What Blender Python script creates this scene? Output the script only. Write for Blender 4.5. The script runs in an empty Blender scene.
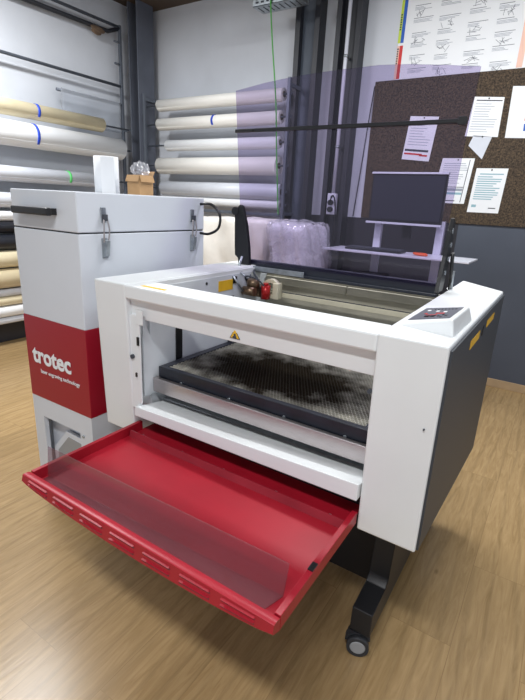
import bpy, bmesh, math, random
from mathutils import Vector, Matrix
random.seed(7)
SC = bpy.context.scene
COL = SC.collection
PI = math.pi

# ------------------------------------------------------------------ materials
def lin(c):
    return tuple(((x/255)/12.92 if x/255 <= .04045 else ((x/255+.055)/1.055)**2.4) for x in c)+(1,)
def nn(m, t, **kw):
    n = m.node_tree.nodes.new(t)
    for k, v in kw.items(): setattr(n, k, v)
    return n
def mat(name, col, rough=.5, metal=0, noise=0, scale=8, bump=0, bscale=60, spec=.5, coat=0, stretch=(1,1,1), emit=None):
    m = bpy.data.materials.new(name); m.use_nodes = True
    nt = m.node_tree; b = nt.nodes['Principled BSDF']
    b.inputs['Base Color'].default_value = lin(col)
    b.inputs['Roughness'].default_value = rough
    b.inputs['Metallic'].default_value = metal
    b.inputs['Specular IOR Level'].default_value = spec
    b.inputs['Coat Weight'].default_value = coat
    if emit:
        b.inputs['Emission Color'].default_value = lin(emit[:3]); b.inputs['Emission Strength'].default_value = emit[3]
    tc = nn(m, 'ShaderNodeTexCoord'); mp = nn(m, 'ShaderNodeMapping'); mp.inputs['Scale'].default_value = stretch
    nt.links.new(tc.outputs['Object'], mp.inputs['Vector'])
    if noise:
        n = nn(m, 'ShaderNodeTexNoise'); n.inputs['Scale'].default_value = scale; n.inputs['Detail'].default_value = 5
        nt.links.new(mp.outputs[0], n.inputs['Vector'])
        r = nn(m, 'ShaderNodeValToRGB')
        c = lin(col)
        r.color_ramp.elements[0].position = .3; r.color_ramp.elements[1].position = .7
        r.color_ramp.elements[0].color = tuple(x*(1-noise) for x in c[:3])+(1,)
        r.color_ramp.elements[1].color = tuple(min(1, x*(1+noise*.6)) for x in c[:3])+(1,)
        nt.links.new(n.outputs['Fac'], r.inputs[0]); nt.links.new(r.outputs[0], b.inputs['Base Color'])
    if bump:
        n = nn(m, 'ShaderNodeTexNoise'); n.inputs['Scale'].default_value = bscale; n.inputs['Detail'].default_value = 4
        nt.links.new(mp.outputs[0], n.inputs['Vector'])
        bp = nn(m, 'ShaderNodeBump'); bp.inputs['Strength'].default_value = bump; bp.inputs['Distance'].default_value = .01
        nt.links.new(n.outputs['Fac'], bp.inputs['Height']); nt.links.new(bp.outputs[0], b.inputs['Normal'])
    return m
def tinted(name, tint, gloss=.5, haze=None, hazefac=0, noise=False):
    m = bpy.data.materials.new(name); m.use_nodes = True; nt = m.node_tree
    nt.nodes.remove(nt.nodes['Principled BSDF']); out = nt.nodes['Material Output']
    t = nn(m, 'ShaderNodeBsdfTransparent'); t.inputs[0].default_value = tuple(tint)+(1,)
    g = nn(m, 'ShaderNodeBsdfGlossy'); g.inputs['Roughness'].default_value = .06; g.inputs['Color'].default_value = (gloss,)*3+(1,)
    f = nn(m, 'ShaderNodeLayerWeight'); f.inputs[0].default_value = .5
    pw = nn(m, 'ShaderNodeMath', operation='POWER'); pw.inputs[1].default_value = 4.5; nt.links.new(f.outputs['Facing'], pw.inputs[0])
    ml = nn(m, 'ShaderNodeMath', operation='MULTIPLY_ADD'); ml.inputs[1].default_value = .7; ml.inputs[2].default_value = .035; nt.links.new(pw.outputs[0], ml.inputs[0])
    mx = nn(m, 'ShaderNodeMixShader'); nt.links.new(ml.outputs[0], mx.inputs[0])
    base = t
    if haze:
        d = nn(m, 'ShaderNodeBsdfDiffuse'); d.inputs[0].default_value = lin(haze)
        m2 = nn(m, 'ShaderNodeMixShader'); m2.inputs[0].default_value = hazefac
        if noise:
            n = nn(m, 'ShaderNodeTexNoise'); n.inputs['Scale'].default_value = 14; n.inputs['Detail'].default_value = 6; n.inputs['Distortion'].default_value = 1.5
            r = nn(m, 'ShaderNodeMapRange'); r.inputs[1].default_value = .35; r.inputs[2].default_value = .7
            r.inputs[3].default_value = hazefac*.4; r.inputs[4].default_value = min(1, hazefac*1.7)
            tc = nn(m, 'ShaderNodeTexCoord'); nt.links.new(tc.outputs['Object'], n.inputs['Vector'])
            nt.links.new(n.outputs['Fac'], r.inputs[0]); nt.links.new(r.outputs[0], m2.inputs[0])
        nt.links.new(t.outputs[0], m2.inputs[1]); nt.links.new(d.outputs[0], m2.inputs[2]); base = m2
    nt.links.new(base.outputs[0], mx.inputs[1]); nt.links.new(g.outputs[0], mx.inputs[2])
    nt.links.new(mx.outputs[0], out.inputs[0])
    return m

M = {}
M['white'] = mat('white_powder_coat', (222,225,226), .42, noise=.03, scale=5, bump=.03, bscale=300)
M['white_in'] = mat('white_inner_sheet', (205,210,214), .5, noise=.08, scale=9)
M['cab_white'] = mat('cabinet_white', (208,213,220), .45, noise=.03, scale=4)
M['red'] = mat('red_powder_coat', (156,20,38), .38, noise=.10, scale=7, bump=.04, bscale=250)
M['band_red'] = mat('red_film', (152,16,38), .35, noise=.03, scale=5)
M['dark_panel'] = mat('anthracite_panel', (52,57,64), .5, noise=.05, scale=20, bump=.05, bscale=400)
M['black'] = mat('black_paint', (26,27,30), .45, noise=.1, scale=12)
M['blackplastic'] = mat('black_plastic', (22,23,26), .35)
M['navy'] = mat('dark_lid_frame', (38,43,54), .4, noise=.08, scale=10)
M['steel'] = mat('brushed_steel', (185,178,178), .32, metal=.9, noise=.12, scale=30, stretch=(1,8,30))
M['zinc'] = mat('galvanised_steel', (165,172,178), .38, metal=.8, noise=.3, scale=35)
M['darksteel'] = mat('dark_painted_steel', (34,36,43), .5, noise=.18, scale=6, bump=.05)
M['litsteel'] = mat('lit_flange_steel', (92,97,109), .5, noise=.15, scale=5)  # corner column flanges: light on the outer face put into the colour
M['websteel'] = mat('grey_web', (76,84,96), .6, noise=.15, scale=5)  # lighter grey for the web of one column
M['railsteel'] = mat('grey_rack_steel', (98,104,114), .45, metal=.3, noise=.1)
M['table_black'] = mat('anodised_black', (30,33,42), .35, noise=.35, scale=18)
M['paper'] = mat('white_paper', (232,234,236), .7, noise=.03, scale=3)
M['paper_warm'] = mat('off_white_vinyl', (236,234,228), .55, noise=.03, scale=3)
M['paper_grey'] = mat('pale_grey_film', (208,212,220), .4, noise=.08, scale=4)
M['cream'] = mat('cream_film', (214,202,170), .45, noise=.08, scale=5)
M['tan'] = mat('beige_roll', (198,184,152), .5, noise=.06, scale=5)
M['core'] = mat('cardboard_core', (120,112,100), .8, noise=.1)
M['cardboard'] = mat('brown_cardboard', (176,140,98), .8, noise=.1, scale=12, bump=.05)
M['blue'] = mat('blue_band', (30,70,190), .5)
M['green'] = mat('green_tie', (90,200,110), .5)
M['greencord'] = mat('green_cord', (72,150,66), .6)
M['ink'] = mat('dark_ink', (62,66,74), .8)
M['lightink'] = mat('grey_ink', (150,156,166), .8)
M['teal'] = mat('teal_print', (140,176,186), .8)
M['yellow'] = mat('yellow_label', (226,178,36), .5, noise=.08, scale=30)
M['redprint'] = mat('red_print', (200,50,50), .6)
M['blueprint'] = mat('blue_print', (40,90,180), .6)
M['peach'] = mat('peach_print', (232,190,172), .6)
M['lime'] = mat('lime_print', (190,210,70), .6)
M['orange'] = mat('orange_plastic', (214,84,40), .5)
M['beige_rail'] = mat('cream_anodised_rail', (206,200,176), .45, noise=.06, scale=20)
M['beige_in'] = mat('dusty_inner_wall', (176,172,156), .6, noise=.15, scale=8)
M['redhead'] = mat('red_anodised', (170,28,30), .3, metal=.3)
M['brass'] = mat('dirty_metal', (120,100,80), .4, metal=.7, noise=.4, scale=60)
M['rubber'] = mat('dark_tyre', (44,46,50), .6)
M['hubgrey'] = mat('grey_hub', (150,152,154), .45)
M['screen'] = mat('monitor_screen', (26,29,42), .5)
M['panelgrey'] = mat('control_membrane', (92,94,104), .4)
M['silver'] = mat('silver_plastic', (200,202,212), .35, noise=.03)
M['brown'] = mat('brown_ceiling_board', (84,70,58), .8, noise=.25, scale=4)
M['glass'] = tinted('purple_acrylic', (.775,.735,.86), .6)
M['smoke'] = tinted('smoked_acrylic', (.84,.78,.80), .8, haze=(176,138,146), hazefac=.11)
M['plastic'] = tinted('clear_bubble_wrap', (.94,.94,.96), .8, haze=(225,226,230), hazefac=.28, noise=True)
M['film'] = tinted('translucent_film', (.9,.91,.93), .5, haze=(200,206,214), hazefac=.35)

def wall_material():
    m = mat('white_washed_wall', (203,207,214), .75, noise=.09, scale=1.6, bump=.08, bscale=25)
    return m
def floor_material():
    m = bpy.data.materials.new('oak_vinyl_planks'); m.use_nodes = True; nt = m.node_tree; L = nt.links.new
    b = nt.nodes['Principled BSDF']; b.inputs['Roughness'].default_value = .27; b.inputs['Specular IOR Level'].default_value = .45
    tc = nn(m, 'ShaderNodeTexCoord')
    sep = nn(m, 'ShaderNodeSeparateXYZ'); L(tc.outputs['Object'], sep.inputs[0])
    cmb = nn(m, 'ShaderNodeCombineXYZ'); L(sep.outputs['Y'], cmb.inputs[0]); L(sep.outputs['X'], cmb.inputs[1])
    mp = nn(m, 'ShaderNodeMapping'); mp.inputs['Location'].default_value = (.069,-.158,0); L(cmb.outputs[0], mp.inputs[0])
    br = nn(m, 'ShaderNodeTexBrick'); br.inputs['Scale'].default_value = 1; br.inputs['Brick Width'].default_value = 1.22; br.inputs['Row Height'].default_value = .21
    br.inputs['Mortar Size'].default_value = .0012; br.inputs['Mortar Smooth'].default_value = .3; br.offset = .37
    br.inputs['Color1'].default_value = (0,0,0,1); br.inputs['Color2'].default_value = (1,1,1,1); br.inputs['Mortar'].default_value = (.5,.5,.5,1)
    L(mp.outputs[0], br.inputs['Vector'])
    # stretched grain, shifted per plank
    add = nn(m, 'ShaderNodeVectorMath', operation='MULTIPLY_ADD'); add.inputs[1].default_value = (9,9,9)
    L(br.outputs['Color'], add.inputs[0]); L(cmb.outputs[0], add.inputs[2])
    g = nn(m, 'ShaderNodeMapping'); g.inputs['Scale'].default_value = (1.4,13,1); L(add.outputs[0], g.inputs[0])
    n1 = nn(m, 'ShaderNodeTexNoise'); n1.inputs['Scale'].default_value = 3.2; n1.inputs['Detail'].default_value = 9; n1.inputs['Roughness'].default_value = .62; n1.inputs['Distortion'].default_value = 1.4
    L(g.outputs[0], n1.inputs['Vector'])
    g2 = nn(m, 'ShaderNodeMapping'); g2.inputs['Scale'].default_value = (.45,2.2,1); L(add.outputs[0], g2.inputs[0])
    w = nn(m, 'ShaderNodeTexWave', bands_direction='Y'); w.inputs['Scale'].default_value = 2.0; w.inputs['Distortion'].default_value = 9; w.inputs['Detail'].default_value = 3; w.inputs['Detail Scale'].default_value = .8
    L(g2.outputs[0], w.inputs['Vector'])
    r = nn(m, 'ShaderNodeValToRGB'); e = r.color_ramp.elements
    e[0].position = .25; e[0].color = lin((148,121,82)); e[1].position = .75; e[1].color = lin((182,153,110))
    L(n1.outputs['Fac'], r.inputs[0])
    wr = nn(m, 'ShaderNodeMapRange'); wr.inputs[1].default_value = 0; wr.inputs[2].default_value = .25; wr.inputs[3].default_value = .88; wr.inputs[4].default_value = 1
    L(w.outputs['Fac'], wr.inputs[0])
    mul = nn(m, 'ShaderNodeMix', data_type='RGBA', blend_type='MULTIPLY'); mul.inputs[0].default_value = 1
    L(r.outputs[0], mul.inputs[6]); L(wr.outputs[0], mul.inputs[7])
    pr = nn(m, 'ShaderNodeMapRange'); pr.inputs[3].default_value = .92; pr.inputs[4].default_value = 1.06
    L(br.outputs['Color'], pr.inputs[0])
    mul2 = nn(m, 'ShaderNodeMix', data_type='RGBA', blend_type='MULTIPLY'); mul2.inputs[0].default_value = 1
    L(mul.outputs[2], mul2.inputs[6]); L(pr.outputs[0], mul2.inputs[7])
    mm = nn(m, 'ShaderNodeMix', data_type='RGBA'); mm.inputs[7].default_value = lin((112,88,58))
    mf = nn(m, 'ShaderNodeMath', operation='MULTIPLY'); mf.inputs[1].default_value = .4
    L(br.outputs['Fac'], mf.inputs[0]); L(mf.outputs[0], mm.inputs[0]); L(mul2.outputs[2], mm.inputs[6])
    # small knots
    k = nn(m, 'ShaderNodeTexVoronoi'); k.inputs['Scale'].default_value = 2.6
    g3 = nn(m, 'ShaderNodeMapping'); g3.inputs['Scale'].default_value = (1,2.2,1); L(cmb.outputs[0], g3.inputs[0]); L(g3.outputs[0], k.inputs['Vector'])
    kr = nn(m, 'ShaderNodeMapRange'); kr.inputs[1].default_value = .02; kr.inputs[2].default_value = .06; kr.inputs[3].default_value = .5; kr.inputs[4].default_value = 0
    L(k.outputs['Distance'], kr.inputs[0])
    mk = nn(m, 'ShaderNodeMix', data_type='RGBA'); mk.inputs[7].default_value = lin((96,72,46)); L(kr.outputs[0], mk.inputs[0]); L(mm.outputs[2], mk.inputs[6])
    L(mk.outputs[2], b.inputs['Base Color'])
    bp = nn(m, 'ShaderNodeBump'); bp.inputs['Strength'].default_value = .08; bp.inputs['Distance'].default_value = .004
    L(n1.outputs['Fac'], bp.inputs['Height']); L(bp.outputs[0], b.inputs['Normal'])
    return m
def cork_material():
    m = bpy.data.materials.new('dark_cork'); m.use_nodes = True; nt = m.node_tree; L = nt.links.new
    b = nt.nodes['Principled BSDF']; b.inputs['Roughness'].default_value = .9
    tc = nn(m, 'ShaderNodeTexCoord'); n = nn(m, 'ShaderNodeTexNoise'); n.inputs['Scale'].default_value = 85; n.inputs['Detail'].default_value = 4; n.inputs['Roughness'].default_value = .7
    L(tc.outputs['Object'], n.inputs['Vector']); r = nn(m, 'ShaderNodeValToRGB'); e = r.color_ramp.elements
    e[0].position = .38; e[0].color = lin((36,30,25)); e[1].position = .72; e[1].color = lin((104,86,66))
    L(n.outputs['Fac'], r.inputs[0]); L(r.outputs[0], b.inputs['Base Color'])
    return m
def honey_material():
    m = bpy.data.materials.new('honeycomb_aluminium'); m.use_nodes = True; nt = m.node_tree; L = nt.links.new
    b = nt.nodes['Principled BSDF']; b.inputs['Roughness'].default_value = .4; b.inputs['Metallic'].default_value = .55
    tc = nn(m, 'ShaderNodeTexCoord')
    # soot burnt in by use: an uneven patch in the middle of the bed
    mp = nn(m, 'ShaderNodeMapping'); mp.inputs['Location'].default_value = (.02,.15,0); L(tc.outputs['Object'], mp.inputs[0])
    mp.vector_type = 'POINT'
    ln = nn(m, 'ShaderNodeVectorMath', operation='MULTIPLY'); ln.inputs[1].default_value = (2.0,3.5,0); L(mp.outputs[0], ln.inputs[0])
    le = nn(m, 'ShaderNodeVectorMath', operation='LENGTH'); L(ln.outputs[0], le.inputs[0])
    n = nn(m, 'ShaderNodeTexNoise'); n.inputs['Scale'].default_value = 16; n.inputs['Detail'].default_value = 9; L(tc.outputs['Object'], n.inputs['Vector'])
    ad = nn(m, 'ShaderNodeMath', operation='ADD'); L(le.outputs['Value'], ad.inputs[0]); L(n.outputs['Fac'], ad.inputs[1])
    r = nn(m, 'ShaderNodeValToRGB'); e = r.color_ramp.elements
    e[0].position = .62; e[0].color = lin((56,48,38)); e[1].position = 1.0; e[1].color = lin((222,219,208))
    mr = nn(m, 'ShaderNodeMath', operation='MULTIPLY'); mr.inputs[1].default_value = .62; L(ad.outputs[0], mr.inputs[0]); L(mr.outputs[0], r.inputs[0]); L(r.outputs[0], b.inputs['Base Color'])
    return m
M['wall'] = wall_material(); M['floor'] = floor_material(); M['cork'] = cork_material(); M['honey'] = honey_material()
M['dado'] = mat('slate_wall_paint', (74,80,92), .55, noise=.08, scale=3)

# ------------------------------------------------------------------ mesh helpers (world coordinates)
def box(bm, x0, x1, y0, y1, z0, z1, bev=0, seg=2, mi=0):
    r = bmesh.ops.create_cube(bm, size=1)
    vs = r['verts']
    for v in vs:
        v.co = Vector(((x0+x1)/2+v.co.x*(x1-x0), (y0+y1)/2+v.co.y*(y1-y0), (z0+z1)/2+v.co.z*(z1-z0)))
    fs = {f for v in vs for f in v.link_faces}
    for f in fs: f.material_index = mi
    if bev:
        es = {e for v in vs for e in v.link_edges}
        g = bmesh.ops.bevel(bm, geom=list(es), offset=bev, segments=seg, affect='EDGES', profile=.5)
        for f in g['faces']: f.material_index = mi
    return vs
def hexa(bm, bot, top, bev=0, mi=0):
    vb = [bm.verts.new(p) for p in bot]; vt = [bm.verts.new(p) for p in top]
    n = len(vb); fs = [bm.faces.new(vb[::-1]), bm.faces.new(vt)]
    for i in range(n): fs.append(bm.faces.new((vb[i], vb[(i+1) % n], vt[(i+1) % n], vt[i])))
    for f in fs: f.material_index = mi
    if bev:
        es = {e for f in fs for e in f.edges}
        bmesh.ops.bevel(bm, geom=list(es), offset=bev, segments=2, affect='EDGES', profile=.5)
def prism(bm, pts, axis, a0, a1, mi=0, bev=0):
    def mk(p, a):
        if axis == 'y': return (p[0], a, p[1])
        if axis == 'x': return (a, p[0], p[1])
        return (p[0], p[1], a)
    hexa(bm, [mk(p, a0) for p in pts], [mk(p, a1) for p in pts], bev, mi)
def tube(bm, pts, r, n=10, mi=0, close=True):
    pts = [Vector(p) for p in pts]; rings = []
    up = None
    for i, p in enumerate(pts):
        t = (pts[min(i+1, len(pts)-1)]-pts[max(i-1, 0)]).normalized()
        if up is None:
            up = t.orthogonal().normalized()
        up = (up-t*up.dot(t)).normalized(); s = t.cross(up)
        rr = r[i] if isinstance(r, (list, tuple)) else r
        rings.append([bm.verts.new(p+(up*math.cos(2*PI*k/n)+s*math.sin(2*PI*k/n))*rr) for k in range(n)])
    for a, b in zip(rings, rings[1:]):
        for k in range(n):
            f = bm.faces.new((a[k], a[(k+1) % n], b[(k+1) % n], b[k])); f.material_index = mi; f.smooth = True
    if close:
        bm.faces.new(rings[0][::-1]).material_index = mi; bm.faces.new(rings[-1]).material_index = mi
def ringtube(bm, p0, p1, ro, ri, n=32, mi=0):
    p0 = Vector(p0); p1 = Vector(p1); t = (p1-p0).normalized(); u = t.orthogonal().normalized(); s = t.cross(u)
    def ring(p, r): return [bm.verts.new(p+(u*math.cos(2*PI*k/n)+s*math.sin(2*PI*k/n))*r) for k in range(n)]
    A, B, Cc, D = ring(p0, ro), ring(p1, ro), ring(p1, ri), ring(p0, ri)
    for a, b in ((A, B), (B, Cc), (Cc, D), (D, A)):
        for k in range(n):
            f = bm.faces.new((a[k], a[(k+1) % n], b[(k+1) % n], b[k])); f.material_index = mi
            f.smooth = (a is A) or (a is Cc)
def bez(P, n=16):
    out = []
    P = [Vector(p) for p in P]
    for i in range(len(P)-1):
        p0 = P[max(i-1, 0)]; p1 = P[i]; p2 = P[i+1]; p3 = P[min(i+2, len(P)-1)]
        for k in range(n):
            t = k/n
            out.append(.5*((2*p1)+(p2-p0)*t+(2*p0-5*p1+4*p2-p3)*t*t+(-p0+3*p1-3*p2+p3)*t**3))
    out.append(P[-1]); return out
def smooth_ok(o, ang=35):
    for p in o.data.polygons: p.use_smooth = True
    md = o.modifiers.new('edge_split', 'EDGE_SPLIT'); md.split_angle = math.radians(ang)

def obj(name, bm, m, parent=None, smooth=False, label=None):
    """link one mesh; vertices come in world coordinates; the origin goes to the parent (or to the mesh's base)"""
    bmesh.ops.recalc_face_normals(bm, faces=bm.faces[:])
    if parent is not None:
        w = parent_world(parent); org = w
    else:
        xs = [v.co for v in bm.verts]
        org = Vector(((min(v.x for v in xs)+max(v.x for v in xs))/2, (min(v.y for v in xs)+max(v.y for v in xs))/2, min(v.z for v in xs)))
    for v in bm.verts: v.co -= org
    me = bpy.data.meshes.new(name); bm.to_mesh(me); bm.free()
    for k in (m if isinstance(m, (list, tuple)) else [m]): me.materials.append(k)
    o = bpy.data.objects.new(name, me); COL.objects.link(o)
    if parent is not None: o.parent = parent
    else: o.location = org
    o['wx'], o['wy'], o['wz'] = org
    if smooth: smooth_ok(o)
    if label: o['label'] = label
    return o
def parent_world(p): return Vector((p['wx'], p['wy'], p['wz']))
def thing(name, label, cat, loc, group=None):
    o = bpy.data.objects.new(name, None); COL.objects.link(o); o.empty_display_size = .05
    o.location = loc; o['wx'], o['wy'], o['wz'] = loc
    o['label'] = label; o['category'] = cat
    if group: o['group'] = group
    return o
def tag(o, label, cat, group=None):
    o['label'] = label; o['category'] = cat
    if group: o['group'] = group
    return o
def struct(o): o['kind'] = 'structure'; return o
def NB(): return bmesh.new()
def B(name, m, parent, *dims, bev=0, **k):
    bm = NB(); box(bm, *dims, bev=bev); return obj(name, bm, m, parent, **k)

def text_mesh(name, body, size, loc, rot, m, parent, bold=0, width=None, ext=.0008, align='LEFT'):
    cu = bpy.data.curves.new(name, 'FONT'); cu.body = body; cu.size = size; cu.extrude = ext; cu.offset = bold; cu.align_x = align
    cu.resolution_u = 3
    t = bpy.data.objects.new(name, cu); COL.objects.link(t)
    bpy.context.view_layer.update()
    me = bpy.data.meshes.new_from_object(t.evaluated_get(bpy.context.evaluated_depsgraph_get()))
    bpy.data.objects.remove(t); bpy.data.curves.remove(cu)
    xs = [v.co.x for v in me.vertices]; s = (width/(max(xs)-min(xs))) if width else 1
    Rm = Matrix.Rotation(rot[2], 4, 'Z') @ Matrix.Rotation(rot[1], 4, 'Y') @ Matrix.Rotation(rot[0], 4, 'X')
    bm = NB(); bm.from_mesh(me); bpy.data.meshes.remove(me)
    for v in bm.verts: v.co = Vector(loc)+(Rm @ Vector((v.co.x*s, v.co.y*s, v.co.z)))
    return obj(name, bm, m, parent)

# ------------------------------------------------------------------ the room
YB, XL, ZC = 3.158, -3.05, 3.32
bm = NB(); box(bm, XL-.1, 3.4, -4.0, YB+.1, -.1, 0); struct(obj('floor', bm, M['floor']))
bm = NB(); box(bm, XL-.1, 3.4, -4.0, YB+.1, ZC, ZC+.1); struct(obj('ceiling', bm, M['brown']))
bm = NB(); box(bm, XL, 3.4, YB, YB+.1, 0, ZC); struct(obj('wall_back', bm, M['wall']))
bm = NB(); box(bm, XL-.1, XL, -4.0, YB+.1, 0, ZC); struct(obj('wall_left', bm, M['wall']))
bm = NB(); box(bm, -.99, 3.4, YB-.012, YB, 0, 1.322); struct(obj('trim_1', bm, M['dado']))
bm = NB(); box(bm, -.99, .60, YB-.016, YB-.012, 0.071, 1.321); struct(obj('trim_2', bm, mat('dado_dark_part', (40,40,46), .6, noise=.08)))  # left part of the dado, in a darker colour
bm = NB(); box(bm, .2, 3.4, YB-.024, YB-.012, 0, .07, bev=.003); struct(obj('baseboard_back', bm, mat('pale_wood_skirting', (176,150,116), .6, noise=.1)))

def hbeam(x0, x1, y0, y1, z0, z1, tf, tw, label, web_m):
    t = thing('steel_column', label, 'steel column', ((x0+x1)/2, (y0+y1)/2, z0))
    bm = NB(); box(bm, x0, x0+tf, y0, y1, z0, z1, bev=.002); obj('flange', bm, M['litsteel'] if x0 < -2 else M['darksteel'], t)
    bm = NB(); box(bm, x1-tf, x1, y0, y1, z0, z1, bev=.002); obj('flange', bm, M['litsteel'] if x0 < -2 else M['darksteel'], t)
    bm = NB(); ym = (y0+y1)/2; box(bm, x0+tf, x1-tf, ym-tw/2, ym+tw/2, z0, z1); obj('web', bm, web_m, t)
    return t
hbeam(-2.93, -2.79, 2.83, 3.06, 0, ZC, .014, .012, 'dark grey steel column standing in the room corner', M['darksteel'])  # darker web paints the shade in the recess between the flanges
hbeam(-1.01, -.77, 3.02, YB-.014, 0, ZC, .05, .01, 'dark steel column right of the wall roll rack, behind the green cord', M['websteel'])
hbeam(-.615, -.39, 3.02, YB-.014, 0, ZC, .045, .01, 'dark steel column carrying the white conduit pipe', M['darksteel'])

# conduit and socket on the second column
c = thing('conduit_pipe', 'white vertical conduit pipe running down the dark steel column', 'pipe', (-.50, 3.0, 1.52))
bm = NB(); tube(bm, [(-.49,3.0,1.52), (-.49,3.0,3.31)], .016, 14); obj('pipe', bm, M['silver'], c)
for z in (1.9, 2.6, 3.1):
    bm = NB(); ringtube(bm, (-.49,3.0,z), (-.49,3.0,z+.02), .021, .0155, 16); box(bm, -.50,-.48,3.015,3.06,z,z+.02); obj('clip', bm, M['zinc'], c)
s = thing('power_socket', 'white double power socket with black plugs below the conduit pipe', 'power socket', (-.50, 2.99, 1.33))
B('face_plate', M['silver'], s, -.54,-.455,2.985,3.03,1.335,1.52, bev=.006)
for z in (1.38, 1.44):
    bm = NB(); tube(bm, [(-.497,2.985,z), (-.497,2.955,z)], .024, 16); obj('plug', bm, M['blackplastic'], s)
bm = NB(); tube(bm, bez([(-.497,2.955,1.44), (-.47,2.94,1.50), (-.455,2.97,1.46), (-.45,2.99,1.34), (-.45,2.99,1.1)]), .006, 8); obj('plug_cable', bm, M['blackplastic'], s)
bm = NB(); box(bm, -.507,-.487,2.983,2.986,1.478,1.498); obj('switch', bm, M['ink'], s)
bm = NB(); tube(bm, bez([(-.262,3.145,2.40), (-.285,3.145,2.1), (-.31,3.145,1.7), (-.335,3.14,1.33)]), .0045, 8)
tag(obj('wall_cable', bm, M['blackplastic']), 'thin black cable hanging beside the left edge of the cork board', 'cable')

# galvanised tray under the ceiling with the green cord
t = thing('cable_tray', 'galvanised perforated cable tray under the ceiling, green cord hung over it', 'cable tray', (-.9, 2.8, 2.95))
bm = NB()
x0, x1, y0, y1, z0 = -1.25, -.80, 2.70, 2.86, 2.975
box(bm, x0, x1, y0, y1, z0, z0+.004); box(bm, x0, x1, y0, y0+.004, z0, z0+.07); box(bm, x0, x1, y1-.004, y1, z0, z0+.07)
obj('channel', bm, M['zinc'], t)
bm = NB()
for i in range(8):
    x = x0+.03+i*.052; box(bm, x, x+.03, y0-.001, y0, z0+.02, z0+.034); box(bm, x, x+.03, y0-.001, y0, z0+.045, z0+.057); box(bm, x, x+.012, y0+.03, y1-.03, z0-.001, z0)
obj('perforation', bm, M['ink'], t)
for x in (-1.15, -.88):
    bm = NB(); tube(bm, [(x,2.78,z0), (x,2.78,ZC)], .005, 8); obj('hanger_rod', bm, M['zinc'], t)
bm = NB(); tube(bm, bez([(-1.055,2.74,3.055), (-1.058,2.69,3.05), (-1.062,2.688,2.98), (-1.03,2.69,2.7), (-.965,2.69,2.254), (-.93,2.69,1.85), (-.90,2.69,1.55), (-.877,2.69,1.31)]), .006, 10)
bm2 = bm; tag(obj('green_cord', bm2, M['greencord']), 'long green cord hanging from the cable tray past the roll ends', 'cord')

# ------------------------------------------------------------------ rolls
def roll(p0, p1, r, m, label, group, bands=(), core=True, ri=.028, sag=0, kind='paper_roll'):
    p0 = Vector(p0); p1 = Vector(p1)
    t = thing(kind, label, 'roll', tuple((p0+p1)/2-Vector((0,0,r))), group)
    ri = min(ri, r*.5)
    bm = NB(); ringtube(bm, p0, p1, r, ri, 36); obj('sheet', bm, m, t)
    # loose outer end of the sheet
    d = (p1-p0).normalized(); u = Vector((0,0,1)); s = d.cross(u).normalized()
    if s.y > 0 and abs(d.x) > .5: s = -s
    if s.x < 0 and abs(d.y) > .5: s = -s
    bm = NB()
    a0 = p0+d*.006; a1 = p1-d*.006; n = 6; va = []; vb = []
    for k in range(n+1):
        th = math.radians(-35-12*k); rr = r+.001+.0012*k
        off = s*math.cos(th)*rr+u*math.sin(th)*rr
        va.append((a0+off, a1+off)); off2 = s*math.cos(th)*(rr+.0015)+u*math.sin(th)*(rr+.0015); vb.append((a0+off2, a1+off2))
    VA = [(bm.verts.new(a), bm.verts.new(b)) for a, b in va]; VB = [(bm.verts.new(a), bm.verts.new(b)) for a, b in vb]
    for k in range(n):
        bm.faces.new((VA[k][0], VA[k][1], VA[k+1][1], VA[k+1][0])); bm.faces.new((VB[k][0], VB[k+1][0], VB[k+1][1], VB[k][1]))
    bm.faces.new((VA[n][0], VA[n][1], VB[n][1], VB[n][0])); bm.faces.new((VA[0][0], VB[0][0], VB[0][1], VA[0][1]))
    for i in (0, 1):
        for k in range(n): bm.faces.new((VA[k][i], VA[k+1][i], VB[k+1][i], VB[k][i]))
    obj('loose_edge', bm, m, t)
    if core:
        bm = NB(); ringtube(bm, p0-d*.004, p1+d*.004, ri, ri-.006, 24); obj('core', bm, M['core'], t)
    for f, cm in bands:
        q = p0+(p1-p0)*f
        bm = NB(); ringtube(bm, q-d*.012, q+d*.012, r+.0035, r-.001, 36); obj('tie_band', bm, cm, t)
    return t
# rack on the back wall, with pins that carry the rolls
rk = thing('roll_rack', 'grey wall rack with steel pins holding white rolls on the back wall', 'rack', (-1.9, 2.95, 1.2))
for x in (-2.787, -.965):
    bm = NB(); box(bm, x, x+.028, 2.87,2.90,1.2,2.47,bev=.003)
    for z in (1.30, 2.40): box(bm, x+.004, x+.024, 2.90, YB-.02, z, z+.03, bev=.002)
    obj('bracket', bm, M['railsteel'], rk)
back = [  # x0,x1,z,r,m,label,bands
 (-2.595,-1.03,2.350,.053,'paper_warm','uppermost white vinyl roll on the back wall rack, above the blue tied one',[]),
 (-2.60,-1.045,2.165,.055,'paper_warm','white roll with a blue tie band on the back wall rack',[(.50,'blue')]),
 (-2.48,-1.045,1.952,.050,'paper','thin white roll shorter than its neighbours on the back wall rack, third down',[]),
 (-2.595,-1.045,1.748,.080,'paper_warm','thickest bright white roll on the back wall rack, under the shorter thin roll',[]),
 (-2.55,-1.00,1.515,.070,'paper_grey','wide pale grey roll low on the back wall rack, below the thickest roll',[]),
 (-2.55,-1.00,1.395,.036,'paper','slim white roll low on the back wall rack, under the pale grey roll',[]),
]
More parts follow.
